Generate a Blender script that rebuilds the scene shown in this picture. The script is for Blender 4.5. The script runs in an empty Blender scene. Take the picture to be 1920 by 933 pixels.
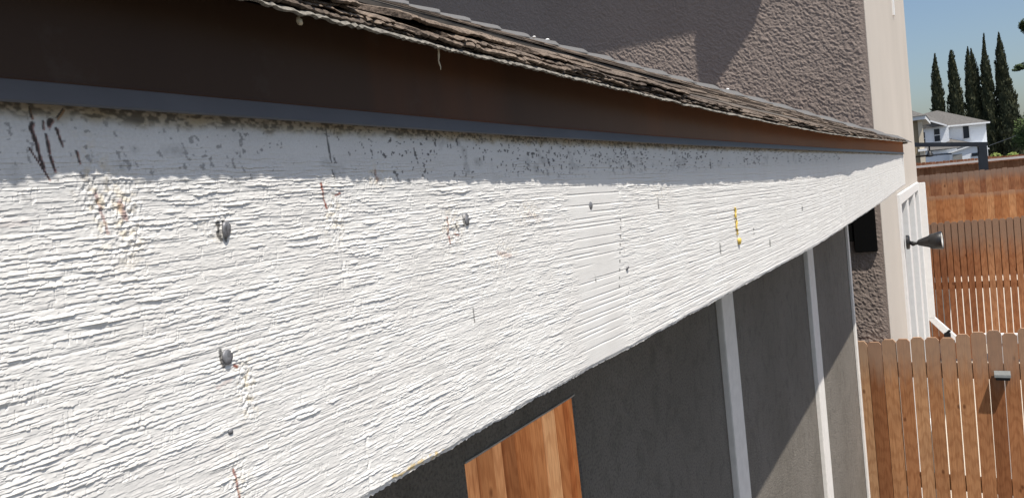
import bpy, bmesh, math, random
import numpy as np
from mathutils import Vector, Matrix

EYE = 2.8                      # metres of the eye above the ground; builders use eye-relative z
R = random.Random(7)
scene = bpy.context.scene
COL = scene.collection

# ------------------------------------------------------------------ camera
cam_d = bpy.data.cameras.new('camera'); cam = bpy.data.objects.new('camera', cam_d); COL.objects.link(cam)
right = Vector((0.85305, 0.51020, -0.10954)); down = Vector((-0.06344, -0.10698, -0.99224)); fwd = Vector((-0.51796, 0.85338, -0.05889))
m = Matrix((right, -down, -fwd)).transposed().to_4x4(); m.translation = Vector((0, 0, EYE))
cam.matrix_world = m
cam_d.sensor_width = 36; cam_d.lens = 26.25; cam_d.clip_start = 0.01; cam_d.clip_end = 2000
scene.camera = cam

# ------------------------------------------------------------------ world, sun, exposure
SUN = Vector((1.0, -0.6, 2.5)).normalized()
w = bpy.data.worlds.new('World'); scene.world = w; w.use_nodes = True
nt = w.node_tree
sky = nt.nodes.new('ShaderNodeTexSky'); sky.sky_type = 'NISHITA'; sky.sun_disc = False
sky.sun_elevation = math.asin(SUN.z); sky.sun_rotation = math.atan2(SUN.x, SUN.y)
sky.air_density = 1.1; sky.dust_density = 2.0; sky.ozone_density = 3.2
bg = nt.nodes['Background']; bg.inputs['Strength'].default_value = 0.10
nt.links.new(sky.outputs['Color'], bg.inputs['Color'])
sd = bpy.data.lights.new('sun', 'SUN'); sd.energy = 5.0; sd.angle = math.radians(0.53); sd.color = (1.0, 0.95, 0.87)
so = bpy.data.objects.new('sun', sd); COL.objects.link(so); so.rotation_euler = SUN.to_track_quat('Z', 'Y').to_euler(); so.location = (5, -5, 20)
vs = scene.view_settings
vs.view_transform = 'Standard'; vs.look = 'None'; vs.gamma = 1; vs.use_curve_mapping = False; vs.exposure = 0.27
scene.cycles.max_bounces = 8

# ------------------------------------------------------------------ material helpers
def new_mat(name):
    mt = bpy.data.materials.new(name); mt.use_nodes = True
    return mt, mt.node_tree, mt.node_tree.nodes['Principled BSDF']
def N(t, kind, **kw):
    n = t.nodes.new(kind)
    for k, v in kw.items(): setattr(n, k, v)
    return n
def coords(t, scale=(1, 1, 1), kind='Object', rot=(0, 0, 0)):
    tc = N(t, 'ShaderNodeTexCoord'); mp = N(t, 'ShaderNodeMapping')
    mp.inputs['Scale'].default_value = scale; mp.inputs['Rotation'].default_value = rot
    t.links.new(tc.outputs[kind], mp.inputs['Vector'])
    return mp.outputs['Vector']
def noise(t, vec, scale, detail=4, rough=.55, dist=0):
    n = N(t, 'ShaderNodeTexNoise'); n.inputs['Scale'].default_value = scale; n.inputs['Detail'].default_value = detail
    n.inputs['Roughness'].default_value = rough; n.inputs['Distortion'].default_value = dist
    t.links.new(vec, n.inputs['Vector']); return n.outputs['Fac']
def ramp(t, fac, stops):
    r = N(t, 'ShaderNodeValToRGB'); e = r.color_ramp.elements
    while len(e) < len(stops): e.new(0.5)
    for i, (p, c) in enumerate(stops):
        e[i].position = p; e[i].color = (c[0], c[1], c[2], 1) if not isinstance(c, (int, float)) else (c, c, c, 1)
    t.links.new(fac, r.inputs['Fac']); return r.outputs['Color']
def mixc(t, fac, a, b, mode='MIX'):
    n = N(t, 'ShaderNodeMix', data_type='RGBA', blend_type=mode)
    for s, v in ((n.inputs[0], fac), (n.inputs[6], a), (n.inputs[7], b)):
        if hasattr(v, 'is_output'): t.links.new(v, s)
        elif isinstance(v, (int, float)): s.default_value = v
        else: s.default_value = (v[0], v[1], v[2], 1)
    return n.outputs[2]
def bump(t, p, height, strength, dist):
    b = N(t, 'ShaderNodeBump'); b.inputs['Strength'].default_value = strength; b.inputs['Distance'].default_value = dist
    t.links.new(height, b.inputs['Height']); t.links.new(b.outputs['Normal'], p.inputs['Normal'])
    return b
def plain(name, base, rough=.6, var=.12, scale=30, bmp=0, bd=.002, metal=0, spec=.5):
    mt, t, p = new_mat(name); v = coords(t)
    f = noise(t, v, scale)
    lo = [c * (1 - var) for c in base]; hi = [min(1, c * (1 + var)) for c in base]
    t.links.new(ramp(t, f, [(.3, lo), (.7, hi)]), p.inputs['Base Color'])
    p.inputs['Roughness'].default_value = rough; p.inputs['Metallic'].default_value = metal; p.inputs['Specular IOR Level'].default_value = spec
    if bmp: bump(t, p, f, bmp, bd)
    return mt

def wood(name, tones, weather=None, ztop=0, seed=0, use_attr=False, grain=1.0):
    """cedar boards: long grain streaks up the board, knots, per-board tone, greyed top ends"""
    mt, t, p = new_mat(name)
    v = coords(t, (1, 1, 1))
    oi = N(t, 'ShaderNodeObjectInfo')
    if use_attr:
        at = N(t, 'ShaderNodeAttribute', attribute_name='tone'); rnd = at.outputs['Fac']
    else: rnd = oi.outputs['Random']
    add = N(t, 'ShaderNodeVectorMath', operation='ADD'); cmb = N(t, 'ShaderNodeCombineXYZ')
    ml = N(t, 'ShaderNodeMath', operation='MULTIPLY'); ml.inputs[1].default_value = 37.0
    t.links.new(rnd, ml.inputs[0]); t.links.new(ml.outputs[0], cmb.inputs[0]); t.links.new(ml.outputs[0], cmb.inputs[2])
    t.links.new(v, add.inputs[0]); t.links.new(cmb.outputs[0], add.inputs[1])
    sc = N(t, 'ShaderNodeMapping'); sc.inputs['Scale'].default_value = (1, 1, .045); t.links.new(add.outputs[0], sc.inputs['Vector'])
    g1 = noise(t, sc.outputs[0], 130 * grain, 5, .6, .4)
    sc2 = N(t, 'ShaderNodeMapping'); sc2.inputs['Scale'].default_value = (1, 1, .16); t.links.new(add.outputs[0], sc2.inputs['Vector'])
    rings = N(t, 'ShaderNodeTexWave', wave_type='RINGS', rings_direction='X'); rings.inputs['Scale'].default_value = 16 * grain
    rings.inputs['Distortion'].default_value = 9; rings.inputs['Detail'].default_value = 2; rings.inputs['Detail Scale'].default_value = 1.2
    t.links.new(sc2.outputs[0], rings.inputs['Vector'])
    base = ramp(t, rnd, tones)
    grain_c = ramp(t, g1, [(.3, (.62, .56, .5)), (.55, (1, 1, 1)), (.8, (1.12, 1.1, 1.05))])
    c = mixc(t, .8, base, grain_c, 'MULTIPLY')
    ring_c = ramp(t, rings.outputs['Fac'], [(.1, (.72, .62, .55)), (.5, (1, 1, 1))])
    c = mixc(t, .45, c, ring_c, 'MULTIPLY')
    big = noise(t, add.outputs[0], 3.2, 3)
    c = mixc(t, .5, c, ramp(t, big, [(.3, (.72, .68, .66)), (.65, (1.1, 1.05, 1))]), 'MULTIPLY')
    vo = N(t, 'ShaderNodeTexVoronoi'); vo.inputs['Scale'].default_value = 9 * grain
    sc3 = N(t, 'ShaderNodeMapping'); sc3.inputs['Scale'].default_value = (1, 1, .55); t.links.new(add.outputs[0], sc3.inputs['Vector'])
    t.links.new(sc3.outputs[0], vo.inputs['Vector'])
    kn = ramp(t, vo.outputs['Distance'], [(.05, (.25, .16, .11)), (.12, (1, 1, 1))])
    c = mixc(t, .75, c, kn, 'MULTIPLY')
    if weather:
        geo = N(t, 'ShaderNodeNewGeometry'); sx = N(t, 'ShaderNodeSeparateXYZ'); t.links.new(geo.outputs['Position'], sx.inputs[0])
        a = N(t, 'ShaderNodeMath', operation='SUBTRACT'); t.links.new(sx.outputs['Z'], a.inputs[0]); a.inputs[1].default_value = EYE + ztop - weather[1]
        d = N(t, 'ShaderNodeMath', operation='DIVIDE', use_clamp=False); t.links.new(a.outputs[0], d.inputs[0]); d.inputs[1].default_value = weather[1]
        nz = noise(t, sc.outputs[0], 40, 3); ad = N(t, 'ShaderNodeMath', operation='MULTIPLY_ADD'); t.links.new(nz, ad.inputs[0]); ad.inputs[1].default_value = .9
        t.links.new(d.outputs[0], ad.inputs[2])
        f = ramp(t, ad.outputs[0], [(.35, 0.0), (1.0, weather[2])])
        c = mixc(t, f, c, weather[0])
    t.links.new(c, p.inputs['Base Color']); p.inputs['Roughness'].default_value = .82; p.inputs['Specular IOR Level'].default_value = .25
    bump(t, p, g1, .35, .002)
    return mt

# ------------------------------------------------------------------ object helpers
def thing(name, label, cat, loc, group=None):
    o = bpy.data.objects.new(name, None); COL.objects.link(o); o.location = (loc[0], loc[1], loc[2] + EYE)
    o.empty_display_size = .1; o['label'] = label; o['category'] = cat
    if group: o['group'] = group
    return o
def root_of(p):
    while p.parent: p = p.parent
    return p
def mesh_obj(name, verts, faces, mt, parent=None, smooth=False):
    """verts in eye-relative world space; becomes ONE mesh object under parent"""
    me = bpy.data.meshes.new(name)
    v = np.asarray(verts, dtype=np.float64).copy(); v[:, 2] += EYE
    off = Vector((0, 0, 0))
    if parent is not None: off = Vector(root_of(parent).location)
    v -= np.array(off)
    me.from_pydata(v.tolist(), [], [tuple(f) for f in faces]); me.update()
    return finish(name, me, mt, parent, smooth)
def finish(name, me, mt, parent, smooth):
    if mt: me.materials.append(mt)
    if smooth:
        me.polygons.foreach_set('use_smooth', [True] * len(me.polygons))
    o = bpy.data.objects.new(name, me); COL.objects.link(o)
    if parent is not None: o.parent = parent
    return o
def grid_obj(name, P, mt, parent, smooth=True, attr=None):
    """P: (nu, nv, 3) array of eye-relative points; quads by numpy"""
    nu, nv = P.shape[:2]
    v = P.reshape(-1, 3).astype(np.float64).copy(); v[:, 2] += EYE; v -= np.array(root_of(parent).location)
    idx = np.arange(nu * nv).reshape(nu, nv)
    q = np.stack([idx[:-1, :-1], idx[1:, :-1], idx[1:, 1:], idx[:-1, 1:]], -1).reshape(-1, 4)
    me = bpy.data.meshes.new(name)
    me.vertices.add(len(v)); me.vertices.foreach_set('co', v.ravel())
    me.loops.add(q.size); me.loops.foreach_set('vertex_index', q.ravel().astype(np.int32))
    me.polygons.add(len(q)); me.polygons.foreach_set('loop_start', np.arange(0, q.size, 4, dtype=np.int32))
    me.update(calc_edges=True)
    if attr is not None:
        a = me.color_attributes.new('stain', 'FLOAT_COLOR', 'POINT'); a.data.foreach_set('color', attr.reshape(-1).astype(np.float32))
    me.polygons.foreach_set('use_smooth', np.full(len(q), smooth))
    return finish(name, me, mt, parent, False)
class MB:
    def __init__(s): s.v = []; s.f = []; s.tone = []
    def add(s, vs_, fs_, tone=None):
        b = len(s.v); s.v += [tuple(x) for x in vs_]; s.f += [tuple(i + b for i in f) for f in fs_]
        s.tone += [R.random() if tone is None else tone] * len(vs_)
    def box(s, x0, x1, y0, y1, z0, z1, ch=0.0, tone=None):
        if ch:
            bm = bmesh.new(); bmesh.ops.create_cube(bm, size=1)
            for q in bm.verts: q.co = Vector(((x0 + x1) / 2 + q.co.x * (x1 - x0), (y0 + y1) / 2 + q.co.y * (y1 - y0), (z0 + z1) / 2 + q.co.z * (z1 - z0)))
            bmesh.ops.bevel(bm, geom=bm.edges[:], offset=ch, segments=2, affect='EDGES')
            bm.verts.ensure_lookup_table(); bm.verts.index_update()
            s.add([q.co for q in bm.verts], [[q.index for q in f.verts] for f in bm.faces], tone); bm.free(); return
        s.add([(x0, y0, z0), (x1, y0, z0), (x1, y1, z0), (x0, y1, z0), (x0, y0, z1), (x1, y0, z1), (x1, y1, z1), (x0, y1, z1)],
              [(0, 3, 2, 1), (4, 5, 6, 7), (0, 1, 5, 4), (1, 2, 6, 5), (2, 3, 7, 6), (3, 0, 4, 7)], tone)
    def prism(s, poly, axis, a, b, tone=None):
        """poly of 2D points extruded along axis from a to b; axis 'y': (x,z), 'x': (y,z), 'z': (x,y)"""
        def mk(p, t): return {'y': (p[0], t, p[1]), 'x': (t, p[0], p[1]), 'z': (p[0], p[1], t)}[axis]
        n = len(poly); vs_ = [mk(p, a) for p in poly] + [mk(p, b) for p in poly]
        fs_ = [tuple(range(n - 1, -1, -1)), tuple(range(n, 2 * n))] + [(i, (i + 1) % n, n + (i + 1) % n, n + i) for i in range(n)]
        s.add(vs_, fs_, tone)
    def tube(s, pts, rad, n=8, tone=None):
        pts = [Vector(p) for p in pts]; rad = rad if isinstance(rad, (list, tuple)) else [rad] * len(pts)
        vs_ = []; fs_ = []
        for i, p in enumerate(pts):
            d = (pts[min(i + 1, len(pts) - 1)] - pts[max(i - 1, 0)]).normalized()
            u = d.orthogonal().normalized() if abs(d.z) > .9 else d.cross(Vector((0, 0, 1))).normalized(); v = d.cross(u)
            for k in range(n):
                a = 2 * math.pi * k / n; vs_.append(p + (u * math.cos(a) + v * math.sin(a)) * rad[i])
        for i in range(len(pts) - 1):
            for k in range(n): fs_.append((i * n + k, i * n + (k + 1) % n, (i + 1) * n + (k + 1) % n, (i + 1) * n + k))
        fs_.append(tuple(range(n - 1, -1, -1))); fs_.append(tuple((len(pts) - 1) * n + k for k in range(n)))
        s.add(vs_, fs_, tone)
    def build(s, name, mt, parent=None, smooth=False, fix=True):
        o = mesh_obj(name, s.v, s.f, mt, parent, smooth)
        a = o.data.attributes.new('tone', 'FLOAT', 'POINT'); a.data.foreach_set('value', s.tone)
        if fix:
            bm = bmesh.new(); bm.from_mesh(o.data); bmesh.ops.recalc_face_normals(bm, faces=bm.faces); bm.to_mesh(o.data); bm.free()
        return o

rng = np.random.default_rng(11)
TAB = rng.random((512, 512))
def vn(u, v, s=0):
    u = u + s * 17.13; v = v + s * 31.7
    iu = np.floor(u).astype(int); iv = np.floor(v).astype(int); fu = u - iu; fv = v - iv
    fu = fu * fu * (3 - 2 * fu); fv = fv * fv * (3 - 2 * fv)
    a = TAB[iu % 512, iv % 512]; b = TAB[(iu + 1) % 512, iv % 512]; c = TAB[iu % 512, (iv + 1) % 512]; d = TAB[(iu + 1) % 512, (iv + 1) % 512]
    return (a * (1 - fu) + b * fu) * (1 - fv) + (c * (1 - fu) + d * fu) * fv
def graded(y0, y1, a, k=.26):
    ys = [0.0]
    while ys[-1] < y1: ys.append(ys[-1] + a * (1 + (ys[-1] / k) ** 2))
    ng = [0.0]
    while ng[-1] > y0: ng.append(ng[-1] - 3 * a * (1 + (ng[-1] / k) ** 2))
    ys[-1] = y1; ng[-1] = y0
    return np.array(ng[::-1][:-1] + ys)
def sstep(a, b, x): t = np.clip((x - a) / (b - a), 0, 1); return t * t * (3 - 2 * t)

# ------------------------------------------------------------------ ground
gm, t, p = new_mat('dark_ground'); v = coords(t)
f1 = noise(t, v, .8, 6); f2 = noise(t, v, 60, 3)
c = ramp(t, f1, [(.3, (.060, .056, .048)), (.7, (.092, .085, .072))]); c = mixc(t, .35, c, ramp(t, f2, [(.3, .6), (.7, 1.0)]), 'MULTIPLY')
t.links.new(c, p.inputs['Base Color']); p.inputs['Roughness'].default_value = .9; bump(t, p, f2, .3, .004)
g = mesh_obj('ground', [(-600, -300, -EYE), (600, -300, -EYE), (600, 900, -EYE), (-600, 900, -EYE)], [(0, 1, 2, 3)], gm)
g['kind'] = 'structure'
pm, t, p = new_mat('pale_concrete'); v = coords(t)
f1 = noise(t, v, .8, 6); f2 = noise(t, v, 60, 3)
c = ramp(t, f1, [(.3, (.46, .40, .33)), (.7, (.54, .48, .40))]); c = mixc(t, .3, c, ramp(t, f2, [(.3, .7), (.7, 1.0)]), 'MULTIPLY')
t.links.new(c, p.inputs['Base Color']); p.inputs['Roughness'].default_value = .9
pt = mesh_obj('patio', [(-.30, 5.1, -EYE + .004), (9, 5.1, -EYE + .004), (9, 25.8, -EYE + .004), (-.30, 25.8, -EYE + .004)], [(0, 1, 2, 3)], pm); pt['kind'] = 'structure'

# ------------------------------------------------------------------ low building: fascia
M_fascia, t, p = new_mat('rough_white_paint'); v = coords(t)
at = N(t, 'ShaderNodeAttribute', attribute_name='stain'); sp = N(t, 'ShaderNodeSeparateColor'); t.links.new(at.outputs['Color'], sp.inputs[0])
f = noise(t, v, 26, 5); f_s = noise(t, v, 900, 2)
c = ramp(t, f, [(.3, (.715, .69, .655)), (.68, (.785, .765, .73))])
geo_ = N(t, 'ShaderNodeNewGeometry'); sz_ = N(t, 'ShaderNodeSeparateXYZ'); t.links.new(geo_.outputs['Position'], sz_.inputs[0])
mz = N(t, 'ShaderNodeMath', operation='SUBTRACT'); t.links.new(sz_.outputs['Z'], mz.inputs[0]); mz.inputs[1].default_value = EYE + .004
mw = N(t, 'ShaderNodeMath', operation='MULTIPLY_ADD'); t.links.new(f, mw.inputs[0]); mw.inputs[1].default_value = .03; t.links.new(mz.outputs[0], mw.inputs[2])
c = mixc(t, ramp(t, mw.outputs[0], [(.010, 0.0), (.040, 0.28)]), c, (.38, .39, .40))       # grey shade painted into the band under the eave edge
c = mixc(t, .18, c, ramp(t, f_s, [(.35, .6), (.6, 1.0)]), 'MULTIPLY')
c = mixc(t, sp.outputs['Red'], c, (.22, .045, .02))
c = mixc(t, sp.outputs['Green'], c, (.62, .42, .10))
c = mixc(t, sp.outputs['Blue'], c, (.028, .026, .024))
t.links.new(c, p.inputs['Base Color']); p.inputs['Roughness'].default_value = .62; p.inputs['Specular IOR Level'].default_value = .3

low = thing('low_building', 'dark grey stucco building with white rough-sawn eave board, brown metal edge and shingled hip roof', 'building', (-.58, 1.5, -EYE))
Y_END = 4.68
tb_lip = ([-1.3, .125, .28, .45, .82, 1.53, 4.7], [.0515, .050, .048, .046, .044, .043, .0395])
tb_bot = ([-1.3, .1, .3, .48, .6, .76, 1.1, 1.59, 2.1, 3.0, 4.6], [-.137, -.137, -.136, -.135, -.138, -.140, -.145, -.152, -.151, -.147, -.126])
tb_top = ([-1.3, .23, .36, .6, .83, 1.12, 1.55, 2.4, 4.85], [.103, .101, .098, .095, .092, .090, .088, .096, .116])
def tab(t_, y): 
    y = np.asarray(y, float); k = np.linspace(-.12, .12, 7)
    return sum(np.interp(y * (1 + q) + q * .1, t_[0], t_[1]) for q in k) / 7

ys = graded(-1.3, Y_END, .00034); nz = 700
us = np.linspace(0, 1, nz)
Yg, Ug = np.meshgrid(ys, us, indexing='ij')
zb = tab(tb_bot, ys)[:, None]; zt = (tab(tb_top, ys) - .02)[:, None]
Zg = zb + (zt - zb) * Ug
Zr = Zg - tab(tb_bot, ys)[:, None] - .137       # grain follows the board
lam = .00170
Yq = .35 * np.arctan(Yg / .35) * 1.12      # torn segments run longer on the far, smoother stock
W = .9 * (vn(Yg / .090, Zr / .018, 1) - .5) + .7 * (vn(Yg / .020, Zr / .006, 2) - .5) + .5 * (vn(Yq / .0050, Zr / .0022, 3) - .5) + .25 * (vn(Yq / .0018, Zr / .0014, 45) - .5)
ph = Zr / lam + W; idn = np.floor(ph); s_ = ph - idn
sharp = lambda q: 1 - np.clip(q, 0, 1) ** .9
A = np.clip(vn(Yq / .0065 + idn * 7.31, idn * 1.37 + .5, 4) * .75 + vn(Yq / .0016 + idn * 3.1, idn * 2.37 + .5, 47) * .35 - .28, 0, 1) * 1.7
A = A * (.35 + 1.15 * vn(Yg / .045, Zr / .010, 5))
h = .00058 * A * sharp(s_)
ph2 = Zr / .0010 + .8 * (vn(Yg / .006, Zr / .003, 6) - .5) + .5 * (vn(Yg / .002, Zr / .002, 41) - .5); i2 = np.floor(ph2); s2 = ph2 - i2
A2 = np.clip(vn(Yq / .0028 + i2 * 5.7, i2 * 1.7 + .5, 7) * 2.4 - .9, 0, 1)
h2 = .00016 * A2 * sharp(s2)
W3 = 1.0 * (vn(Yg / .12, Zr / .03, 42) - .5) + .4 * (vn(Yg / .01, Zr / .01, 43) - .5)
ph3 = Zr / .0052 + W3; i3 = np.floor(ph3); s3 = ph3 - i3
A3 = np.clip(vn(Yq / .018 + i3 * 3.7, i3 * 1.9 + .5, 44) * 2.4 - 1.15, 0, 1.1)
h += .00032 * A3 * (1 - s3) * (1 - .4 * sstep(.4, .9, Yg))
# short upright fibre ticks torn by the saw
tk = vn(Yg / .00055, Zr / .0026, 48) * .62 + vn(Yg / .004, Zr / .004, 49) * .38
h -= .00026 * sstep(.74, .82, tk)
iso = (vn(Yq / .0014, Zr / .0011, 8) - .5) * .00007 + (vn(Yq / .0035, Zr / .003, 9) - .5) * .00012
# zones
fz = np.zeros_like(Yg)
for (a, b, ra, rb, k) in [(.152, .020, .006, .016, 1), (.161, .010, .007, .016, .9), (.2035, -.064, .0045, .013, 1.1), (.266, .004, .007, .012, .8), (.362, -.011, .012, .012, .7), (.300, .0225, .01, .006, .7),
                          (.455, -.007, .02, .008, .6), (.193, -.098, .006, .010, .6), (.414, -.03, .02, .012, .4), (.73, 0, .03, .02, .4), (.2, .004, .008, .006, .5)]:
    fz = np.maximum(fz, k * np.exp(-((Yg - a) / ra) ** 2 - ((Zg - b) / rb) ** 2))
fz = fz * sstep(.25, .6, vn(Yg / .006, Zg / .006, 10) + .25)
smooth_zone = sstep(.515, .532, Yg + .010 * (vn(Zg / .006, Yg * 0, 11) - .5)) * (1 - sstep(.592, .618, Yg + .016 * (vn(Zg / .008, Yg * 0, 12) - .5)))
far = sstep(2.09, 2.11, Yg)
k_r = .86 * (1 - .30 * sstep(.6, 1.9, Yg)) * (1 - .90 * smooth_zone) * (1 - .65 * far) * (1 - .75 * sstep(.024, .034, Zg - .002))
cal = vn(Yg / .35, Zr / .05, 13)
h = h * k_r * (.75 + .5 * cal) + h2 * k_r + iso * (1 - .8 * smooth_zone)
h = h + fz * ((vn((Yg + .5 * Zg) / .0012, (Zg - .4 * Yg) / .0014, 14) - .5) * .0006 + (vn((Yg - .35 * Zg) / .0008, (Zg + .6 * Yg) / .0016, 15) - .5) * .0010)
# long saw-kerf grooves, cut deeper where the board is smooth
for i in range(34):
    z0 = -.134 + i * .0049 + R.uniform(-.0022, .0022); wv = .0011 * (vn(Yg / .16, Yg * 0 + i, 16) - .5) + .0003 * (vn(Yg / .02, Yg * 0 + i, 17) - .5)
    on = np.clip(vn(Yg / .05, Yg * 0 + i * 3.3, 18) * 2.2 - .55, 0, 1)
    gdep = .00050 * on * (.35 + .65 * np.maximum(smooth_zone, sstep(.40, .75, Yg))) * (1 - .45 * far) * (Zg < .034)
    d = (Zr - z0 - wv) / (.00030 * (1 + .9 * np.clip(Yg, 0, 2.2)))
    h -= gdep * np.exp(-np.where(d > 0, d * 1.6, d * .5) ** 2)
# vertical saw chatter lines and the butt joint of two boards
for (yv, k, wd) in [(.2683, .8, .0009), (.42, .4, .0008), (.623, .9, .0012), (.765, .8, .0016), (.925, 1.0, .0018), (1.11, .7, .002), (1.29, .9, .0026), (1.52, .7, .003), (1.8, .7, .0034)]:
    e = (Yg - yv - .004 * (vn(Zg / .03, Yg * 0 + yv * 50, 19) - .5) - .002 * (vn(Zg / .004, Yg * 0 + yv * 90, 20) - .5)) / wd
    h -= .0007 * k * np.exp(-e ** 2) * np.clip(vn(Zg / .007, Yg * 0 + yv * 70, 21) * 2 - .5, 0, 1)
h -= .0012 * np.exp(-((Yg - (2.11 - .1 * (.04 - Zg) / .18)) / .003) ** 2)
h -= .0009 * np.exp(-((Yg - .5285) / .0006) ** 2) * (Zg > .018) * (Zg < .036)
bot_fr = (1 - sstep(0, .004, Zg - zb))
h -= bot_fr ** 2 * .0010
Zg2 = Zg + bot_fr * (vn(Yg / .0016, Yg * 0, 22) - .5) * .0016 + bot_fr * (vn(Yg / .02, Yg * 0, 23) - .5) * .0012
# stains: r rust/resin, g yellow sap, b mildew and cracks
st = np.zeros(Yg.shape + (4,)); st[..., 3] = 1
def streak(ch, pts, wd, k=1.0):
    for (a, b) in zip(pts[:-1], pts[1:]):
        a = np.array(a); b = np.array(b); ab = b - a; L2 = (ab ** 2).sum()
        tt = np.clip(((Yg - a[0]) * ab[0] + (Zg - a[1]) * ab[1]) / L2, 0, 1)
        d2 = (Yg - a[0] - tt * ab[0]) ** 2 + ((Zg - a[1] - tt * ab[1])) ** 2
        jit = .5 + vn(Yg / .0012, Zg / .0016, 24)
        st[..., ch] = np.maximum(st[..., ch], k * (1 - sstep(.5, 1.1, np.sqrt(d2) / (wd * jit))))
for pts, wd in [([(.1338, .0440), (.1330, .0425), (.1341, .0375), (.1347, .0320), (.1353, .0295)], .0006), ([(.1373, .0450), (.1371, .0425)], .0004), ([(.1376, .0405), (.1379, .0345)], .0005), ([(.1379, .0332), (.1388, .0285)], .0005),
                ([(.1445, .0492), (.1420, .0462)], .0004), ([(.1398, .0452), (.1392, .0440)], .0010), ([(.1412, .0425), (.1419, .0395), (.1424, .0370)], .0005), ([(.1316, .0360), (.1340, .0310), (.1366, .0255)], .0003),
                ([(.1335, .0492), (.1338, .0460)], .0004), ([(.1470, .0350), (.1474, .0310)], .0004)]:
    streak(2, pts, wd, .9); streak(0, [(q[0] + .0003, q[1] - .0005) for q in pts], wd * 1.1, .75)
for pts, wd, k in [([(.2605, .0200), (.2608, .0130), (.2622, .0080)], .0007, .95), ([(.2690, .0138), (.2725, .0148)], .0006, .8), ([(.3585, -.0035), (.3580, -.0100), (.3585, -.0190)], .0007, .9), ([(.364, -.0135), (.369, -.0150)], .0007, .8),
                   ([(.1920, -.0945), (.1926, -.1000), (.1932, -.1090)], .0006, .8), ([(.1990, -.0532), (.2000, -.0540)], .0009, .9), ([(.3000, .0255), (.3010, .0200)], .001, .55), ([(.1600, .0160), (.1610, .0105)], .0015, .55),
                   ([(.1110, .0115), (.1280, .0113)], .0012, .14), ([(.1515, .0200), (.1540, .0060)], .0008, .5), ([(.1900, -.0600), (.1970, -.0580)], .0010, .25), ([(.455, -.008), (.470, -.012)], .003, .12), ([(.41, -.03), (.425, -.034)], .002, .3)]:
    streak(0, pts, wd, k)
streak(1, [(.2860, -.1330), (.2960, -.1335), (.3130, -.1340), (.3330, -.1340)], .0020, .7)
st[..., 1] *= np.where(Zg < -.12, sstep(.38, .62, vn(Yg / .0030, Zg / .0018, 56) * .6 + vn(Yg / .009, Zg / .004, 57) * .4), 1)
st[..., 1] = np.maximum(st[..., 1], .30 * np.clip(fz, 0, 1) * sstep(.5, .8, vn(Yg / .002, Zg / .002, 25)))
for pts, wd in [([(.2003, .0058), (.1997, .0010), (.2008, -.0014)], .0011), ([(.1934, -.0452), (.1929, -.0500), (.1938, -.0525)], .0007), ([(.3752, -.0035), (.3750, -.0095)], .0009), ([(.3660, -.0080), (.3690, -.0125)], .0007), ([(.3745, -.0600), (.3750, -.0690)], .0006), ([(.2680, .047), (.2690, .030)], .0006), ([(.2690, .026), (.2700, .022)], .0004), ([(.5540, -.0610), (.5545, -.0700)], .0008), ([(1.1062, -.074), (1.108, -.084)], .0022), ([(1.2019, -.100), (1.208, -.116)], .0026),
                ([(.9235, -.076), (.926, -.089)], .0018), ([(.7320, 0.000), (.7330, -.012)], .0012), ([(.7180, .004), (.7190, -.020)], .0007), ([(.529, .036), (.5285, .019)], .0007), ([(.9133, .035), (.916, .018)], .0016), ([(1.285, .03), (1.29, .02)], .002),
                ([(.62, -.02), (.60, -.085)], .0005), ([(1.5, -.06), (1.503, -.07)], .003), ([(.2026, .006), (.2030, -.002)], .0009)]:
    streak(2, pts, wd, .85)
band = sstep(.012, .026, Zg) 
spk = vn(Yg / .0013 + Zg * 300, Zg / .0017 - Yg * 150, 26) * .5 + vn(Yg / .0022, Zg / .003 + Yg * 120, 27) * .35 + vn(Yg / .0006, Zg / .0008, 66) * .15 + .16 * (vn(Yg / .06, Zg / .02, 28) - .5)
near_ = 1 - sstep(.18, .34, Yg)
spk = spk + .035 * sstep(.2, .5, Yg) * (1 - sstep(1.0, 2.0, Yg)) - .03 * near_ + .05 * (vn(Yg / .09, Zg * 0, 46) - .5)
big_y = np.clip(Yg / .3, .6, 3)
spk2 = vn(Yg / (.0016 * big_y), Zg / .0022, 29)
st[..., 2] = np.maximum(st[..., 2], band * (1 - .8 * far) * .85 * (1 - .45 * near_) * np.maximum(sstep(.715, .76, spk), (1 - near_) * sstep(.93, .965, spk2)))
soft = vn(Yg / .006, Zg / .006, 30) * vn(Yg / .03, Zg / .02, 31)
st[..., 2] = np.maximum(st[..., 2], band * .24 * sstep(.36, .66, soft) * (.5 + vn(Yg / .0012, Zg / .0014, 67)) * (1 - far))
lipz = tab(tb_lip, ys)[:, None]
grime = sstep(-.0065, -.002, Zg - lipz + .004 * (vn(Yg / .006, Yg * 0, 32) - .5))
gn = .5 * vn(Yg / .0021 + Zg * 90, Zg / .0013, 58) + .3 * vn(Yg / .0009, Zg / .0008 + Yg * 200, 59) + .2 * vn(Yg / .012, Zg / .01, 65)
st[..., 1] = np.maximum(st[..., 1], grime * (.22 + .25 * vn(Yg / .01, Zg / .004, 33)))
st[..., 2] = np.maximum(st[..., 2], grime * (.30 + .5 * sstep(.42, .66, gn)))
P = np.stack([-.26 + h, Yg, Zg2], -1)
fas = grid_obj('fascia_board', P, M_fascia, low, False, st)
fas['label'] = 'long white painted rough-sawn board under the brown metal edge'
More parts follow.
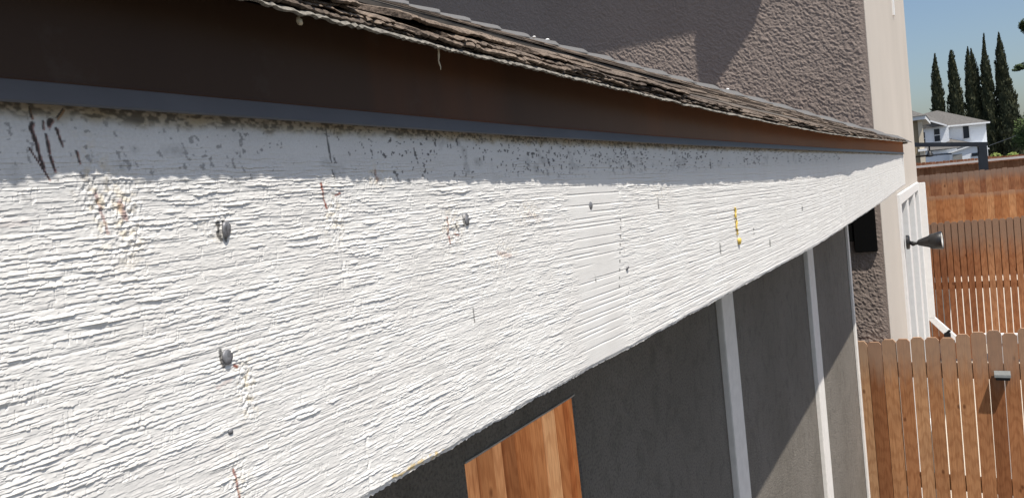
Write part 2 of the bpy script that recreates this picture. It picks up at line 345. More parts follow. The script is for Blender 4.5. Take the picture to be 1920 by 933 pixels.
# thickness of the board: underside, back and end (joined into the same mesh data)
bmq = bmesh.new(); bmq.from_mesh(fas.data); bmq.verts.ensure_lookup_table()
sub = list(range(0, len(ys), 12)) + [len(ys) - 1]
off = np.array(root_of(low).location)
def addv(x, y, z): return bmq.verts.new((x - off[0], y - off[1], z + EYE - off[2]))
lay = bmq.verts.layers.float_color.get('stain')
fr = [addv(-.2620, ys[i], float(Zg2[i, 0]) + .0002) for i in sub]; bk = [addv(-.298, ys[i], float(zb[i, 0])) for i in sub]; tp = [addv(-.298, ys[i], float(zt[i, 0])) for i in sub]
for a in range(len(sub) - 1):
    bmq.faces.new((fr[a], bk[a], bk[a + 1], fr[a + 1])); bmq.faces.new((bk[a], tp[a], tp[a + 1], bk[a + 1]))
e0 = addv(-.2602, Y_END, float(zt[-1, 0])); e1 = addv(-.2602, Y_END, float(zb[-1, 0]))
bmq.faces.new((e1, bk[-1], tp[-1], e0))
bmq.to_mesh(fas.data); bmq.free()

# nail heads, sunk and proud
M_nail = plain('zinc_nail', (.20, .20, .21), .55, .5, 500, metal=.3)
def nail(y, z, r, tilt=(0, 0), proud=.0006):
    mb = MB(); vs_ = []; n = 18
    u = Vector((0, 1, 0)); v_ = Vector((0, 0, 1)); nn = Vector((1, 0, 0))
    q = Matrix.Rotation(tilt[0], 3, 'Z') @ Matrix.Rotation(tilt[1], 3, 'Y'); u = q @ u; v_ = q @ v_; nn = q @ nn
    c0 = Vector((-.26 + proud, y, z))
    rings_ = [(-.004, .35), (-.0009, .45), (-.0009, 1.0), (-.0001, 1.0), (.0002, .9), (.0002, .0)]
    for (a, k) in rings_:
        for i in range(n): 
            an = 2 * math.pi * i / n; rr = r * k * (1 + .05 * math.sin(3 * an + y * 900)); vs_.append(c0 + nn * a + u * math.cos(an) * rr + v_ * math.sin(an) * rr)
    fs_ = [(i * n + k, i * n + (k + 1) % n, (i + 1) * n + (k + 1) % n, (i + 1) * n + k) for i in range(len(rings_) - 1) for k in range(n)]
    mb.add(vs_, fs_); return mb.build('nail_head', M_nail, fas, True)
nail(.2036, .0028, .0033, (.45, .10), .0012); nail(.1962, -.0488, .0031, (.30, -.05), .0008); nail(.3793, -.0062, .0036, (.25, 0), .0006); nail(.5595, -.0077, .0032, (0, 0), .0003)
nail(.6215, -.0683, .0026, (.1, .6), .0010); nail(.1929, -.0790, .0012, (0, 0), .0004)
# yellow caterpillar of dried sap
M_sap = plain('yellow_sap', (.70, .50, .10), .45, .2, 300)
mb = MB(); pts = [(-.2585, 1.0085 + .002 * math.sin(i * 1.3), -.037 - i * .0030) for i in range(13)]
mb.tube(pts, [.0011 + .0004 * math.sin(i * 2.1) for i in range(13)], 8)
for i in range(13):
    for sgn in (-1, 1): mb.tube([pts[i], (-.2592, pts[i][1] + sgn * (.0050 + .002 * math.sin(i * 3.7 + sgn)), pts[i][2] + .0010)], [.0005, .0002], 5)
sv = []; 
for i in range(7):
    for k in range(10):
        a = math.pi * i / 6; b = 2 * math.pi * k / 10; sv.append((-.2580 + .0022 * math.cos(a), 1.013 + .006 * math.sin(a) * math.cos(b), -.0815 + .0046 * math.sin(a) * math.sin(b) * (1 + .3 * math.sin(3 * b))))
mb.add(sv, [(i * 10 + k, i * 10 + (k + 1) % 10, (i + 1) * 10 + (k + 1) % 10, (i + 1) * 10 + k) for i in range(6) for k in range(10)])
mb.build('sap_drip', M_sap, fas, True)

# ------------------------------------------------------------------ metal drip edge
M_drip, t, p = new_mat('brown_enamel_metal'); v = coords(t, (1, 1, .12))
f = noise(t, v, 14, 4); f2 = noise(t, coords(t), 700, 2)
c = ramp(t, f, [(.3, (.046, .029, .020)), (.7, (.056, .035, .024))])
gp_ = N(t, 'ShaderNodeNewGeometry'); sy_ = N(t, 'ShaderNodeSeparateXYZ'); t.links.new(gp_.outputs['Position'], sy_.inputs[0])
fy = noise(t, coords(t, (1, 1, .06)), 5, 5, .65); ym = N(t, 'ShaderNodeMath', operation='MULTIPLY_ADD'); t.links.new(sy_.outputs['Y'], ym.inputs[0]); ym.inputs[1].default_value = .16; ym.inputs[2].default_value = -.26
ya = N(t, 'ShaderNodeMath', operation='ADD'); t.links.new(ym.outputs[0], ya.inputs[0]); t.links.new(fy, ya.inputs[1])
c = mixc(t, ramp(t, ya.outputs[0], [(.35, 0.0), (.80, .75)]), c, (.20, .070, .027))      # rusty dust streaks on the older end
fd = noise(t, coords(t), 55, 5, .7); c = mixc(t, ramp(t, fd, [(.58, 0.0), (.75, .30)]), c, (.085, .07, .058))
t.links.new(c, p.inputs['Base Color'])
p.inputs['Roughness'].default_value = .42; p.inputs['Specular IOR Level'].default_value = .10; bump(t, p, f2, .05, .0003)
p.inputs['Sheen Weight'].default_value = .75; p.inputs['Sheen Roughness'].default_value = .35; p.inputs['Sheen Tint'].default_value = (.95, .38, .15, 1)
M_lip = plain('sky_grey_metal_lip', (.092, .088, .088), .40, .10, 30, spec=.45)  # sky reflection on the lip is put into its grey base colour
yd = graded(-1.3, Y_END + .012, .012)
top_d = tab(tb_top, yd) - .0015; lip_d = tab(tb_lip, yd)
prof = [(-.2582, None), (-.2581, .0094), (-.2578, .0082), (-.2574, .0076)]
prof2 = [(-.2574, .0076), (-.2571, .0073), (-.2546, .0010), (-.2543, .0003), (-.2544, -.0004), (-.2550, -.0004), (-.2592, .0040)]
P = np.zeros((len(yd), len(prof), 3))
for j, (x, dz) in enumerate(prof):
    P[:, j, 0] = x; P[:, j, 1] = yd; P[:, j, 2] = top_d if dz is None else lip_d + dz
P[:, :, 0] += .0006 * (vn(yd / .3, yd * 0, 40) - .5)[:, None]
drip = grid_obj('drip_edge', P[:, :, :], M_drip, low, False)
P2 = np.zeros((len(yd), len(prof2), 3))
for j, (x, dz) in enumerate(prof2):
    P2[:, j, 0] = x; P2[:, j, 1] = yd; P2[:, j, 2] = lip_d + dz
P2[:, :, 0] += .0006 * (vn(yd / .3, yd * 0, 40) - .5)[:, None]
grid_obj('kick_out_lip', P2, M_lip, drip, False)
mb = MB(); zt_e = float(tab(tb_top, Y_END)); lp_e = float(tab(tb_lip, Y_END))
mb.box(-1.9, -.262, Y_END + .0085, Y_END + .011, lp_e + .004, zt_e + .005)
mb.build('drip_edge', M_drip, low)

# little dried drips hanging at the shingle edge
M_thr = plain('dried_paint_drip', (.55, .47, .33), .6, .2, 200)
for (y, z0, z1, r) in [(.2372, .0920, .0868, .0010), (.3372, .0900, .0768, .0005)]:
    mb = MB(); n = 8
    mb.tube([(-.2375 + .0004 * math.sin(i), y + .0002 * math.sin(i * 2.1), z0 + (z1 - z0) * i / n) for i in range(n + 1)], [r * (.5 + .9 * (i / n if r > .0008 else 1 - i / n)) * (1 + .25 * math.sin(i * 2.3)) for i in range(n + 1)], 7)
    mb.build('paint_drip', M_thr, drip, True)

# ------------------------------------------------------------------ shingles
M_sh, t, p = new_mat('asphalt_shingle'); v = coords(t)
f1 = noise(t, v, 14, 4); f2 = noise(t, v, 420, 3, .7)
at = N(t, 'ShaderNodeAttribute', attribute_name='tone')
c = ramp(t, f1, [(.3, (.115, .094, .078)), (.7, (.19, .157, .13))])
c = mixc(t, .75, c, ramp(t, f2, [(.34, (.22, .20, .18)), (.5, (.9, .88, .86)), (.66, (1.6, 1.55, 1.5))]), 'MULTIPLY')
c = mixc(t, .6, c, ramp(t, at.outputs['Fac'], [(0, (.42, .40, .40)), (.5, (1, .97, .94)), (1, (1.45, 1.36, 1.25))]), 'MULTIPLY')
t.links.new(c, p.inputs['Base Color']); p.inputs['Roughness'].default_value = .9; p.inputs['Specular IOR Level'].default_value = .2
bump(t, p, f2, .7, .0012)
M_shu = plain('shingle_mat_edge', (.19, .175, .15), .9, .5, 420, .8, .002)
SL = .456; XF = -.236
tb_over = ([-1.3, .12, .27, .52, .8, 1.5, 2.2, 3.0, 4.5], [.0252, .0257, .0266, .0288, .0310, .0328, .0372, .0346, .0304])
def xfront(y): return (np.interp(y, tb_over[0], tb_over[1]) - .024) - .0006
def zfront(y): return tab(tb_top, y) * (.236 - xfront(np.asarray(y, float))) / .26
def roofz(x, y): return zfront(y) * np.exp(-(np.abs(x) - .236) * 3) + .0905 * (1 - np.exp(-(np.abs(x) - .236) * 3)) + SL * (np.abs(x) - .236)
# deck: the sloping body under the shingles (front plane, hip end plane), with an open court behind the narrow eave for y < 2.3
M_deck = plain('old_roof_boards', (.10, .085, .07), .9, .3, 12)
rb = MB()
HC = Y_END + .03                                  # hip corner: x=-.236, y=HC
ztop_ = .0905 + SL * (2.1 - .236)
def rp(x, y, dz=0): return (x, y, .0905 + SL * (abs(x) - .236) - .003 + dz)
def slab(poly, th=.022):
    n = len(poly); vs_ = [q for q in poly] + [(q[0], q[1], q[2] - th) for q in poly]
    rb.add(vs_, [tuple(range(n)), tuple(range(2 * n - 1, n - 1, -1))] + [(i, n + i, n + (i + 1) % n, (i + 1) % n) for i in range(n)])
slab([rp(-.262, -1.3), rp(-.262, 2.3), rp(-.50, 2.3), rp(-.50, -1.3)])
slab([rp(-.262, 2.302), rp(-.262, HC - .03), rp(-2.1, HC - 1.868), rp(-2.1, 2.302)])
zz = lambda y: .0905 + SL * (HC - y) - .003
slab([(-.264, HC - .026, zz(HC - .026)), (-2.1, HC - .026, zz(HC - .026)), (-2.1, HC - 1.862, zz(HC - 1.862))])
rb.build('roof_deck', M_deck, low)

def strip(mb, y0, y1, u0, hb, t_, ul, a, seed, rag=.002, hrag=.0008, tone=None, gap=True):
    """one shingle layer: ragged butt at slope offset u0, underside hb above the roof plane, thickness t_"""
    yy = graded(min(y0, -.0), y1, a); yy = yy[(yy >= y0)]
    if len(yy) < 2: yy = np.array([y0, y1])
    if yy[-1] < y1 - 1e-4: yy = np.append(yy, y1)
    r1 = (vn(yy / .011, yy * 0 + seed, 50) - .5) * 2 * rag + (vn(yy / .0019, yy * 0 + seed, 51) - .5) * rag * 1.7
    r2 = (vn(yy / .014, yy * 0 + seed, 52) - .5) * 2 * hrag + (vn(yy / .0022, yy * 0 + seed, 53) - .5) * hrag * 2.0
    r1 = -np.abs(r1) + .0010 * (vn(yy / .13, yy * 0, 68) - .5) * sstep(.9, 1.6, yy) * 3
    r3 = (vn(yy / .0026, yy * 0 + seed, 54) - .5) * t_ * .5
    rows = [(.0012, hb), (0, hb + t_ * .25), (-.0010, hb + t_ * .6), (.0004, hb + t_), (.010, hb + t_ + .0003), (ul, .002)]
    vs_ = []
    n = len(yy)
    for j, (du, hh) in enumerate(rows):
        x = XF - (u0 + du) + (r1 if j < 5 else 0) + (r3 if j in (1, 2) else 0) * .5 + (xfront(yy) * math.exp(-u0 * 8) if j < 5 else 0)
        z = roofz(np.abs(x) * -1, yy) + hh + (r2 if j < 5 else 0)
        x = x + yy * 0; vs_.append(np.stack([x, yy, z + yy * 0], -1))
    V = np.concatenate(vs_); fs_ = []
    for j in range(len(rows) - 1):
        for i in range(n - 1): fs_.append((j * n + i, j * n + i + 1, (j + 1) * n + i + 1, (j + 1) * n + i))
    fs_.append(tuple(j * n for j in range(len(rows)))); fs_.append(tuple(j * n + n - 1 for j in range(len(rows) - 1, -1, -1)))
    mb.add(V.tolist(), fs_, tone)
# starter: pale ragged felt and mat edge under the first course
mb = MB(); strip(mb, -1.3, HC - .01, -.0006, -.0004, .0020, .06, .0006, 3, .0007, .0007, .6); mb.build('starter_strip', M_shu, low)
for k in range(13):
    u0 = k * .140 * .91
    y_end = HC - u0 - .01; mb = MB()
    fine = .0010 if k == 0 else (.0022 if k < 4 else .008)
    if k == 0:
        for (hb_, pres) in ((.0018, 1), (.0040, .92), (.0063, .85), (.0086, .7), (.0106, .5)):
            y = -1.3
            while y < y_end:
                y2 = min(y + R.uniform(.03, .13), y_end)
                if R.random() < pres: strip(mb, y, y2 + .0006, R.uniform(-.001, .0065), hb_ + R.uniform(-.0004, .0004), R.uniform(.0014, .0030), .13, .0008, R.random() * 90, .0030, .0008)
                y = y2
    else:
        y = -1.3 if u0 < .2 else 2.3
        while y < y_end:
            y2 = min(y + R.uniform(.10, .30), y_end); strip(mb, y, y2 + .0006, u0 + R.uniform(-.002, .002), .0046, R.uniform(.0040, .0056), .16, fine, R.random() * 90, .0022, .0012); y = y2
        y = -1.3 if u0 < .2 else 2.3
        while y < y_end:
            y2 = min(y + R.uniform(.06, .16), y_end)
            if R.random() < .58: strip(mb, y, y2 + .0006, u0 + R.uniform(.000, .006), .0090, R.uniform(.0028, .0046), .16, fine, R.random() * 90, .0022, .0012)
            y = y2
    strip(mb, -1.3 if u0 < .2 else 2.3, y_end, u0 + .012, .0012, .0034, .1, .004, k, .0, .0, .5); mb.build('shingle_course', M_sh, low)
mb = MB(); mb.prism([(-.60, .102), (-2.1, .102), (-2.1, .90), (-.62, .225)], 'y', 2.285, 2.298); mb.build('gable_board', M_deck, low)
# end slope courses (face the tall house)
mb = MB()
for k in range(13):
    u0 = k * .127; ye = HC + .004 - u0; z0 = .0905 + SL * u0
    x = -.236 - u0; first = True
    while x > -2.1:
        x2 = max(x - R.uniform(.1, .3), -2.1)
        mb.add([(x, ye, z0 + .004), (x2, ye, z0 + .004), (x2, ye, z0 + .011), (x, ye, z0 + .011), (x - (.16 if first else 0), ye - .16, z0 + .16 * SL + .003), (min(x2, x - .161 if first else x2), ye - .16, z0 + .16 * SL + .003)], [(0, 1, 2, 3), (3, 2, 5, 4)]); x = x2; first = False
mb.build('shingle_slope', M_sh, low)
# hip caps: bent shingles overlapping down the hip like scales
M_cap = plain('hip_cap_granules', (.125, .122, .12), .9, .3, 380, .6, .0015)
e = Vector((1, 1, -SL)).normalized(); upv = Vector((SL / math.sqrt(2), SL / math.sqrt(2), 2 / math.sqrt(2) / math.sqrt(2) * math.sqrt(2))).normalized()
upv = (Vector((0, 0, 1)) - e * e.z).normalized(); lat = e.cross(upv).normalized()
cap0 = None
def cap_mesh(q):
    ww = .12; L = .30; th = .0060; dr = ww * SL / math.sqrt(2) * 1.0; vs_ = []
    sec = [(-ww, -dr), (-ww * .5, -dr * .48), (-.012, -.006), (0, -.003), (.012, -.006), (ww * .5, -dr * .48), (ww, -dr)]
    for (a, lift) in ((0, .0250), (-.02, .0250), (-.14, .0140), (-L, .003)):
        for top in (1, 0):
            for (l_, d_) in sec:
                wob = .0018 * (R.random() - .5) + (.004 * (R.random() - .5) if a == 0 else 0)
                vs_.append(e * (a + (.006 * (R.random() - .5) if a == 0 else 0)) + lat * l_ + upv * (d_ + lift * ((.55 if a > -.05 else .15) if abs(l_) > .1 else (.75 if abs(l_) > .05 else 1)) + th * top * (.6 if abs(l_) > .1 else 1) + wob))
    n = len(sec); fs_ = []
    for r_ in range(3):
        b0 = r_ * 2 * n; b1 = b0 + 2 * n
        for i in range(n - 1):
            fs_.append((b0 + i, b0 + i + 1, b1 + i + 1, b1 + i)); fs_.append((b0 + n + i, b1 + n + i, b1 + n + i + 1, b0 + n + i + 1))
        for i in (0, n - 1): fs_.append((b0 + i, b1 + i, b1 + n + i, b0 + n + i))
    for i in range(n - 1): fs_.append((i, n + i, n + i + 1, i + 1))
    return vs_, fs_
for i in range(20):
    tt = .05 + i * .097
    org = Vector((-.236 - tt, HC - tt, .0905 + SL * tt + .003))
    vs_, fs_ = cap_mesh(q=i); mb = MB(); mb.add([org + q for q in vs_], fs_); mb.build('hip_cap', M_cap, low)
M_drop = plain('bird_dropping', (.8, .8, .78), .6, .1, 80)
def blob(cx, cy, cz, r, name, mt, par):
    mb = MB(); vs_ = []; n = 10
    for i in range(6):
        for k in range(n):
            a = math.pi * i / 5; b = 2 * math.pi * k / n; rr = r * (1 + .3 * math.sin(2 * b + cx * 40)); vs_.append((cx + rr * math.sin(a) * math.cos(b), cy + rr * math.sin(a) * math.sin(b), cz + r * .55 * math.cos(a)))
    mb.add(vs_, [(i * n + k, i * n + (k + 1) % n, (i + 1) * n + (k + 1) % n, (i + 1) * n + k) for i in range(5) for k in range(n)])
    return mb.build(name, mt, par, True)
for (tt, r, dx) in [(1.435, .013, .03), (1.50, .010, .12), (.76, .012, .0)]:
    blob(-.236 - tt + dx * .7, HC - tt - dx * .7, .0905 + SL * (tt - dx * .7) + .030 - dx * .04, r, 'bird_dropping', M_drop, low)

# ------------------------------------------------------------------ stucco wall under the eave
M_gst, t, p = new_mat('dark_grey_stucco'); v = coords(t)
f1 = noise(t, v, 2.2, 5); f2 = noise(t, v, 130, 5, .7); f3 = noise(t, coords(t, (1, 1, .8)), 22, 5, .65, .8)
c = ramp(t, f1, [(.3, (.205, .184, .156)), (.7, (.262, .236, .204))])
c = mixc(t, .6, c, ramp(t, f3, [(.30, (.62, .61, .60)), (.50, (1, 1, 1))]), 'MULTIPLY'); c = mixc(t, .6, c, ramp(t, noise(t, v, 210, 3, .6), [(.33, .45), (.5, 1.0), (.7, 1.25)]), 'MULTIPLY')
t.links.new(c, p.inputs['Base Color']); p.inputs['Roughness'].default_value = .92; p.inputs['Specular IOR Level'].default_value = .2
sm = N(t, 'ShaderNodeMath', operation='ADD'); t.links.new(f2, sm.inputs[0]); t.links.new(f3, sm.inputs[1]); bump(t, p, sm.outputs[0], 1.0, .008)
WX = -.58; GY0, GY1 = .776, 1.103; GZ = -.328
wy = MB()
wy.box(WX - .005, WX, -1.3, GY0, -EYE, .07); wy.box(WX - .005, WX, GY0, GY1, GZ, .07); wy.box(WX - .005, WX, GY1, 4.652, -EYE, .07)
wall = wy.build('stucco_wall', M_gst, low)
mb = MB(); mb.box(WX - .005, WX + .002, GY0, GY1, GZ - .003, GZ - .0005); 
M_trim = plain('grey_trim_paint', (.42, .38, .33), .7, .2, 60); mb.build('opening_trim', M_trim, wall)
# soffit boards closing the eave
mb = MB(); mb.box(WX + .002, -.3, -1.3, Y_END - .04, -.065, -.05); mb.build('soffit', M_gst, low)
M_bat = plain('white_batten_paint', (.82, .785, .735), .6, .06, 40, .15, .001)
mb = MB(); mb.box(WX, WX + .018, 1.965, 2.082, -EYE, .05, .002); b0 = mb.build('batten', M_bat, wall)
mb = MB(); mb.box(WX, WX + .018, 3.275, 3.415, -EYE, .05, .002); mb.build('batten', M_bat, wall)
mb = MB(); mb.box(WX + .001, WX + .014, 4.600, 4.655, -EYE, .05, .002); mb.build('batten', M_bat, wall)
# back wall of the closed bay
mb = MB(); mb.box(-2.1, -2.03, 2.3, 4.652, -EYE, .9); mb.box(-2.03, WX - .02, 2.25, 2.32, -EYE, .1); mb.build('stucco_wall', M_gst, low)

# ------------------------------------------------------------------ board fence behind the opening
tones = [(0, (.24, .085, .030)), (.3, (.52, .25, .11)), (.65, (.40, .135, .040)), (1, (.66, .38, .20))]
M_wood_g = wood('cedar_court_boards', tones, None, grain=1.2)
cf = thing('board_fence', 'orange cedar board fence seen through the opening in the grey stucco wall under the eave', 'fence', (-1.1, 1.5, -EYE))
y = 1.20; k = 0
while y < 2.009:
    wd = R.choice([.060, .072, .085, .055, .078]); y2 = min(y + wd, 2.012); mb = MB(); x = -1.1 + R.uniform(-.004, .004)
    mb.box(x - .018, x, y + .001, y2 - .001, -EYE + .03, -.35 + R.uniform(-.01, .01), .002); mb.build('board', M_wood_g, cf); y = y2
mb = MB(); mb.box(-1.12, -1.084, 2.014, 2.24, -EYE, -.33, .003); mb.build('post', M_wood_g, cf)
mb = MB(); mb.box(-1.16, -1.122, 1.2, 2.06, -.75, -.66); mb.build('rail', M_wood_g, cf)

# ------------------------------------------------------------------ two-storey house
house = thing('two_storey_house', 'tall house with mauve-grey rough stucco end wall and smooth cream side wall', 'house', (-.42, 5.0, -EYE))
M_mau, t, p = new_mat('mauve_dash_stucco'); v = coords(t)
f1 = noise(t, v, 1.3, 4); f2 = noise(t, v, 120, 4, .65)
c = ramp(t, f1, [(.3, (.275, .222, .192)), (.7, (.315, .258, .226))]); c = mixc(t, .35, c, ramp(t, f2, [(.3, .6), (.65, 1.1)]), 'MULTIPLY')
t.links.new(c, p.inputs['Base Color']); p.inputs['Roughness'].default_value = .95; p.inputs['Specular IOR Level'].default_value = .15; bump(t, p, f2, .8, .006)
xs = np.arange(-3.6, -.4199, .0044); zs = np.arange(-1.5, 1.86, .0044)
Xg, Zq = np.meshgrid(xs, zs, indexing='ij')
wa = .03 * (vn(Xg / .05, Zq / .05, 60) - .5)
n1 = vn((Xg + wa) / .0125, (Zq - wa + .5 * Xg) / .0085, 61); n2 = vn((Xg - wa) / .0080, (Zq + .3 * Xg) / .0072, 62); n3 = vn((Xg + .4 * Zq) / .009, (Zq - .6 * Xg) / .014, 63)
hh = .0044 * (sstep(.4, .75, n1) * .5 + .5 * n2 + .45 * sstep(.4, .75, n3) + .3 * vn(Xg / .08, Zq / .07, 64))
rad = sstep(0, .05, -.42 - Xg)
Pm = np.stack([Xg, 5.0 - hh * rad - .001, Zq], -1)
hw = grid_obj('mauve_wall', Pm[::-1], M_mau, house, True)
mb = MB(); WT = 2.345
mb.box(-7.0, -3.6, 5.0, 5.2, -EYE, WT); mb.box(-3.6, -.421, 5.003, 5.2, 1.84, WT); mb.box(-3.6, -.421, 5.003, 5.2, -EYE, -1.48); mb.box(-3.6, -.424, 5.004, 5.2, -1.48, 1.84)
mb.build('mauve_wall_core', M_mau, house)
M_cre, t, p = new_mat('cream_stucco'); v = coords(t)
f1 = noise(t, v, .9, 4); f2 = noise(t, v, 95, 5, .6)
t.links.new(ramp(t, f1, [(.3, (.49, .445, .395)), (.7, (.55, .50, .445))]), p.inputs['Base Color']); p.inputs['Roughness'].default_value = .93; p.inputs['Specular IOR Level'].default_value = .15; bump(t, p, f2, .55, .003)
mb = MB(); mb.box(-.62, -.42, 5.003, 6.40, -EYE, WT); mb.box(-.62, -.42, 6.40, 9.45, -.24, WT); mb.box(-.62, -.42, 9.45, 9.75, -EYE, WT); mb.box(-.62, -.42, 6.4, 9.45, -EYE, -2.66); 
mb.build('cream_wall', M_cre, house)
mb = MB(); mb.box(-7.0, -.62, 9.55, 9.75, -EYE, WT); mb.box(-7.0, -6.8, 5.2, 9.55, -EYE, WT); mb.build('rear_wall', M_cre, house)
M_rf = plain('grey_roof', (.12, .11, .10), .9, .2, 20)
mb = MB(); mb.box(-7.3, -.50, 4.67, 10.1, WT, WT + .14); mb.prism([(4.7, WT + .14), (10.0, WT + .14), (7.35, WT + 1.1)], 'x', -7.2, -.55); mb.build('roof', M_rf, house)
mb = MB(); mb.prism([(-.89, WT), (-.89, 1.825), (-.765, 2.04), (-.50, WT)], 'y', 4.66, 4.74); mb.build('shadow_wedge', M_rf, house)  # unseen wedge, added to cast the diagonal shadow band on the mauve wall
# sliding door / window on the side wall
M_wh = plain('white_vinyl', (.78, .78, .77), .4, .04, 20)
M_gl, t, p = new_mat('window_glass'); p.inputs['Base Color'].default_value = (.05, .07, .08, 1); p.inputs['Roughness'].default_value = .06; p.inputs['Specular IOR Level'].default_value = .7
bump(t, p, noise(t, coords(t), 2, 2), .03, .01)
mb = MB(); mb.box(-.50, -.398, 6.40, 6.50, -2.64, -.245, .004); mb.box(-.50, -.398, 9.35, 9.45, -2.64, -.245, .004); mb.box(-.50, -.398, 6.50, 9.35, -.33, -.245, .004); mb.box(-.50, -.398, 6.50, 9.35, -2.66, -2.58, .004)
wf = mb.build('window', M_wh, house)
mb = MB(); mb.box(-.49, -.404, 7.30, 7.52, -2.58, -.33, .004); mb.box(-.49, -.400, 8.35, 8.60, -2.58, -.33, .004); mb.build('mullion', M_wh, wf)
mb = MB(); mb.box(-.47, -.462, 6.50, 7.80, -2.58, -.33); mb.build('pane', M_gl, wf)
mb = MB(); mb.box(-.455, -.447, 7.92, 8.55, -2.58, -.33); mb.build('pane', M_gl, wf)
mb = MB(); mb.box(-.455, -.447, 8.65, 9.35, -2.58, -.33); mb.build('pane', M_gl, wf)
# downspout at the far corner, kicking out at its foot; slim conduit higher up
mb = MB(); mb.box(-.42, -.34, 9.58, 9.66, -1.80, -.26, .004); mb.prism([(-.42, -1.80), (-.34, -1.80), (-.14, -2.02), (-.17, -2.10)], 'y', 9.58, 9.66); mb.build('downspout', M_wh, house)
mb = MB(); mb.box(-.42, -.405, 7.62, 7.70, 1.30, 2.34); mb.build('conduit', M_wh, house)

# black box fixed to the mauve wall
M_blk = plain('matt_black_metal', (.004, .004, .004), .8, .1, 30, spec=.1)
bx = thing('utility_box', 'small matt black box on the mauve stucco wall below the white eave', 'utility box', (-.52, 5.0, -.53))
mb = MB(); mb.box(-.577, -.452, 4.968, 4.994, -.522, -.23, .003); mb.build('case', M_blk, bx)
mb = MB(); mb.box(-.622, -.579, 4.975, 4.994, -.452, -.25, .002); mb.build('bracket', M_blk, bx)

# spotlight on the side wall
M_lamp = plain('black_lamp_metal', (.016, .016, .017), .38, .2, 40)
M_lens = plain('pale_lamp_glass', (.75, .74, .70), .25, .05, 20)
sp_ = thing('spotlight', 'black cone-shaped spotlight sticking out from the white window frame of the cream wall', 'spotlight', (-.385, 6.46, -.63))
def lathe(prof, org, ax, n=24):
    ax = Vector(ax).normalized(); u = ax.orthogonal().normalized(); v_ = ax.cross(u); vs_ = []
    for (a, r_) in prof:
        for k in range(n): an = 2 * math.pi * k / n; vs_.append(Vector(org) + ax * a + (u * math.cos(an) + v_ * math.sin(an)) * r_)
    return vs_, [(i * n + k, i * n + (k + 1) % n, (i + 1) * n + (k + 1) % n, (i + 1) * n + k) for i in range(len(prof) - 1) for k in range(n)]
mb = MB(); mb.add(*lathe([(-.0015, 0), (-.0015, .055), (.016, .055), (.022, .045), (.022, 0)], (-.383, 6.46, -.62), (1, 0, 0))); mb.build('wall_plate', M_lamp, sp_, False)
mb = MB(); mb.tube([(-.362, 6.46, -.62), (-.345, 6.45, -.632), (-.325, 6.44, -.632), (-.30, 6.44, -.627)], [.012, .015, .012, .014], 10); mb.add(*lathe([(-.012, 0), (-.012, .018), (.012, .018), (.012, 0)], (-.338, 6.45, -.632), (0, 1, 0), 14)); mb.build('knuckle', M_lamp, sp_, True)
ax = (1, -.10, .06)
mb = MB(); mb.add(*lathe([(0, .0), (0, .020), (.01, .024), (.075, .045), (.08, .050), (.085, .056), (.16, .068), (.165, .064), (.13, .058), (.13, 0)], (-.305, 6.44, -.627), ax)); mb.build('lamp_head', M_lamp, sp_, True)
mb = MB(); mb.add(*lathe([(.140, 0), (.161, .02), (.1615, .062), (.158, .0625), (.139, .056)], (-.305, 6.44, -.627), ax)); mb.build('lens', M_lens, sp_, True)

# ------------------------------------------------------------------ near picket fence
def dogear(mb, x0, x1, y0, y1, z0, z1, cut, tilt=0, tone=None):
    c_ = cut; mb.prism([(x0 - tilt, z0), (x1 - tilt, z0), (x1, z1 - c_), (x1 - c_ * .8, z1), (x0 + c_ * .8, z1), (x0, z1 - c_)], 'y', y0, y1, tone)
M_wn = wood('cedar_pickets_near', [(0, (.31, .125, .050)), (.3, (.52, .26, .12)), (.6, (.42, .18, .075)), (1, (.60, .34, .175))], ((.37, .265, .19), .30, .6), -1.0, grain=1.3)
nf = thing('picket_fence', 'nearest cedar dog-ear picket fence, at the end of the grey wall', 'fence', (.1, 4.9, -EYE))
x = -.618
while x < 1.35:
    wd = R.uniform(.069, .076); gp = R.uniform(.0030, .0085) if x > -.45 else .003
    zt_ = -1.062 + (x + .6) * .09 + R.uniform(-.014, .012); mb = MB(); yj = R.uniform(-.003, .003)
    dogear(mb, x, x + wd, 4.884 + yj, 4.900 + yj, -EYE + .04, zt_, .018, R.uniform(-.003, .003)); o = mb.build('picket', M_wn, nf); x += wd + gp
for z in (-1.275, -1.945):
    mb = MB(); mb.box(-.60, 1.35, 4.906, 4.944, z, z + .085, .003); mb.build('rail', M_wn, nf)
for xx in (-.57, 1.28):
    mb = MB(); mb.box(xx, xx + .085, 4.946, 5.0 if xx < 0 else 5.03, -EYE, -1.10, .003); mb.build('post', M_wn, nf)
sl = thing('solar_light', 'small grey plastic light with black underside fixed to the near picket fence', 'solar light', (.134, 4.88, -1.25))
M_gp = plain('grey_plastic', (.17, .18, .18), .5, .1, 60); M_bp = plain('black_plastic', (.01, .01, .011), .5, .1, 60)
mb = MB(); mb.prism([(4.878, -1.218), (4.835, -1.232), (4.832, -1.246), (4.878, -1.246)], 'x', .093, .170); mb.build('cover', M_gp, sl)
mb = MB(); mb.box(.098, .166, 4.836, 4.879, -1.263, -1.2465, .002); mb.build('lamp_base', M_bp, sl)
lt = thing('gate_latch', 'small black metal latch on top of the near picket fence', 'latch', (-.12, 4.92, -1.03))
mb = MB(); mb.box(-.137, -.103, 4.905, 4.93, -1.045, -1.010, .003); mb.tube([(-.13, 4.92, -1.02), (-.105, 4.915, -.995)], .007, 8); mb.build('latch_body', M_bp, lt)
pr = thing('pipe_rail', 'low white rail just behind the near picket fence', 'rail', (.6, 5.35, -EYE))
mb = MB(); mb.box(.06, 1.5, 5.33, 5.37, -1.165, -1.105, .004); mb.build('rail', M_wh, pr)
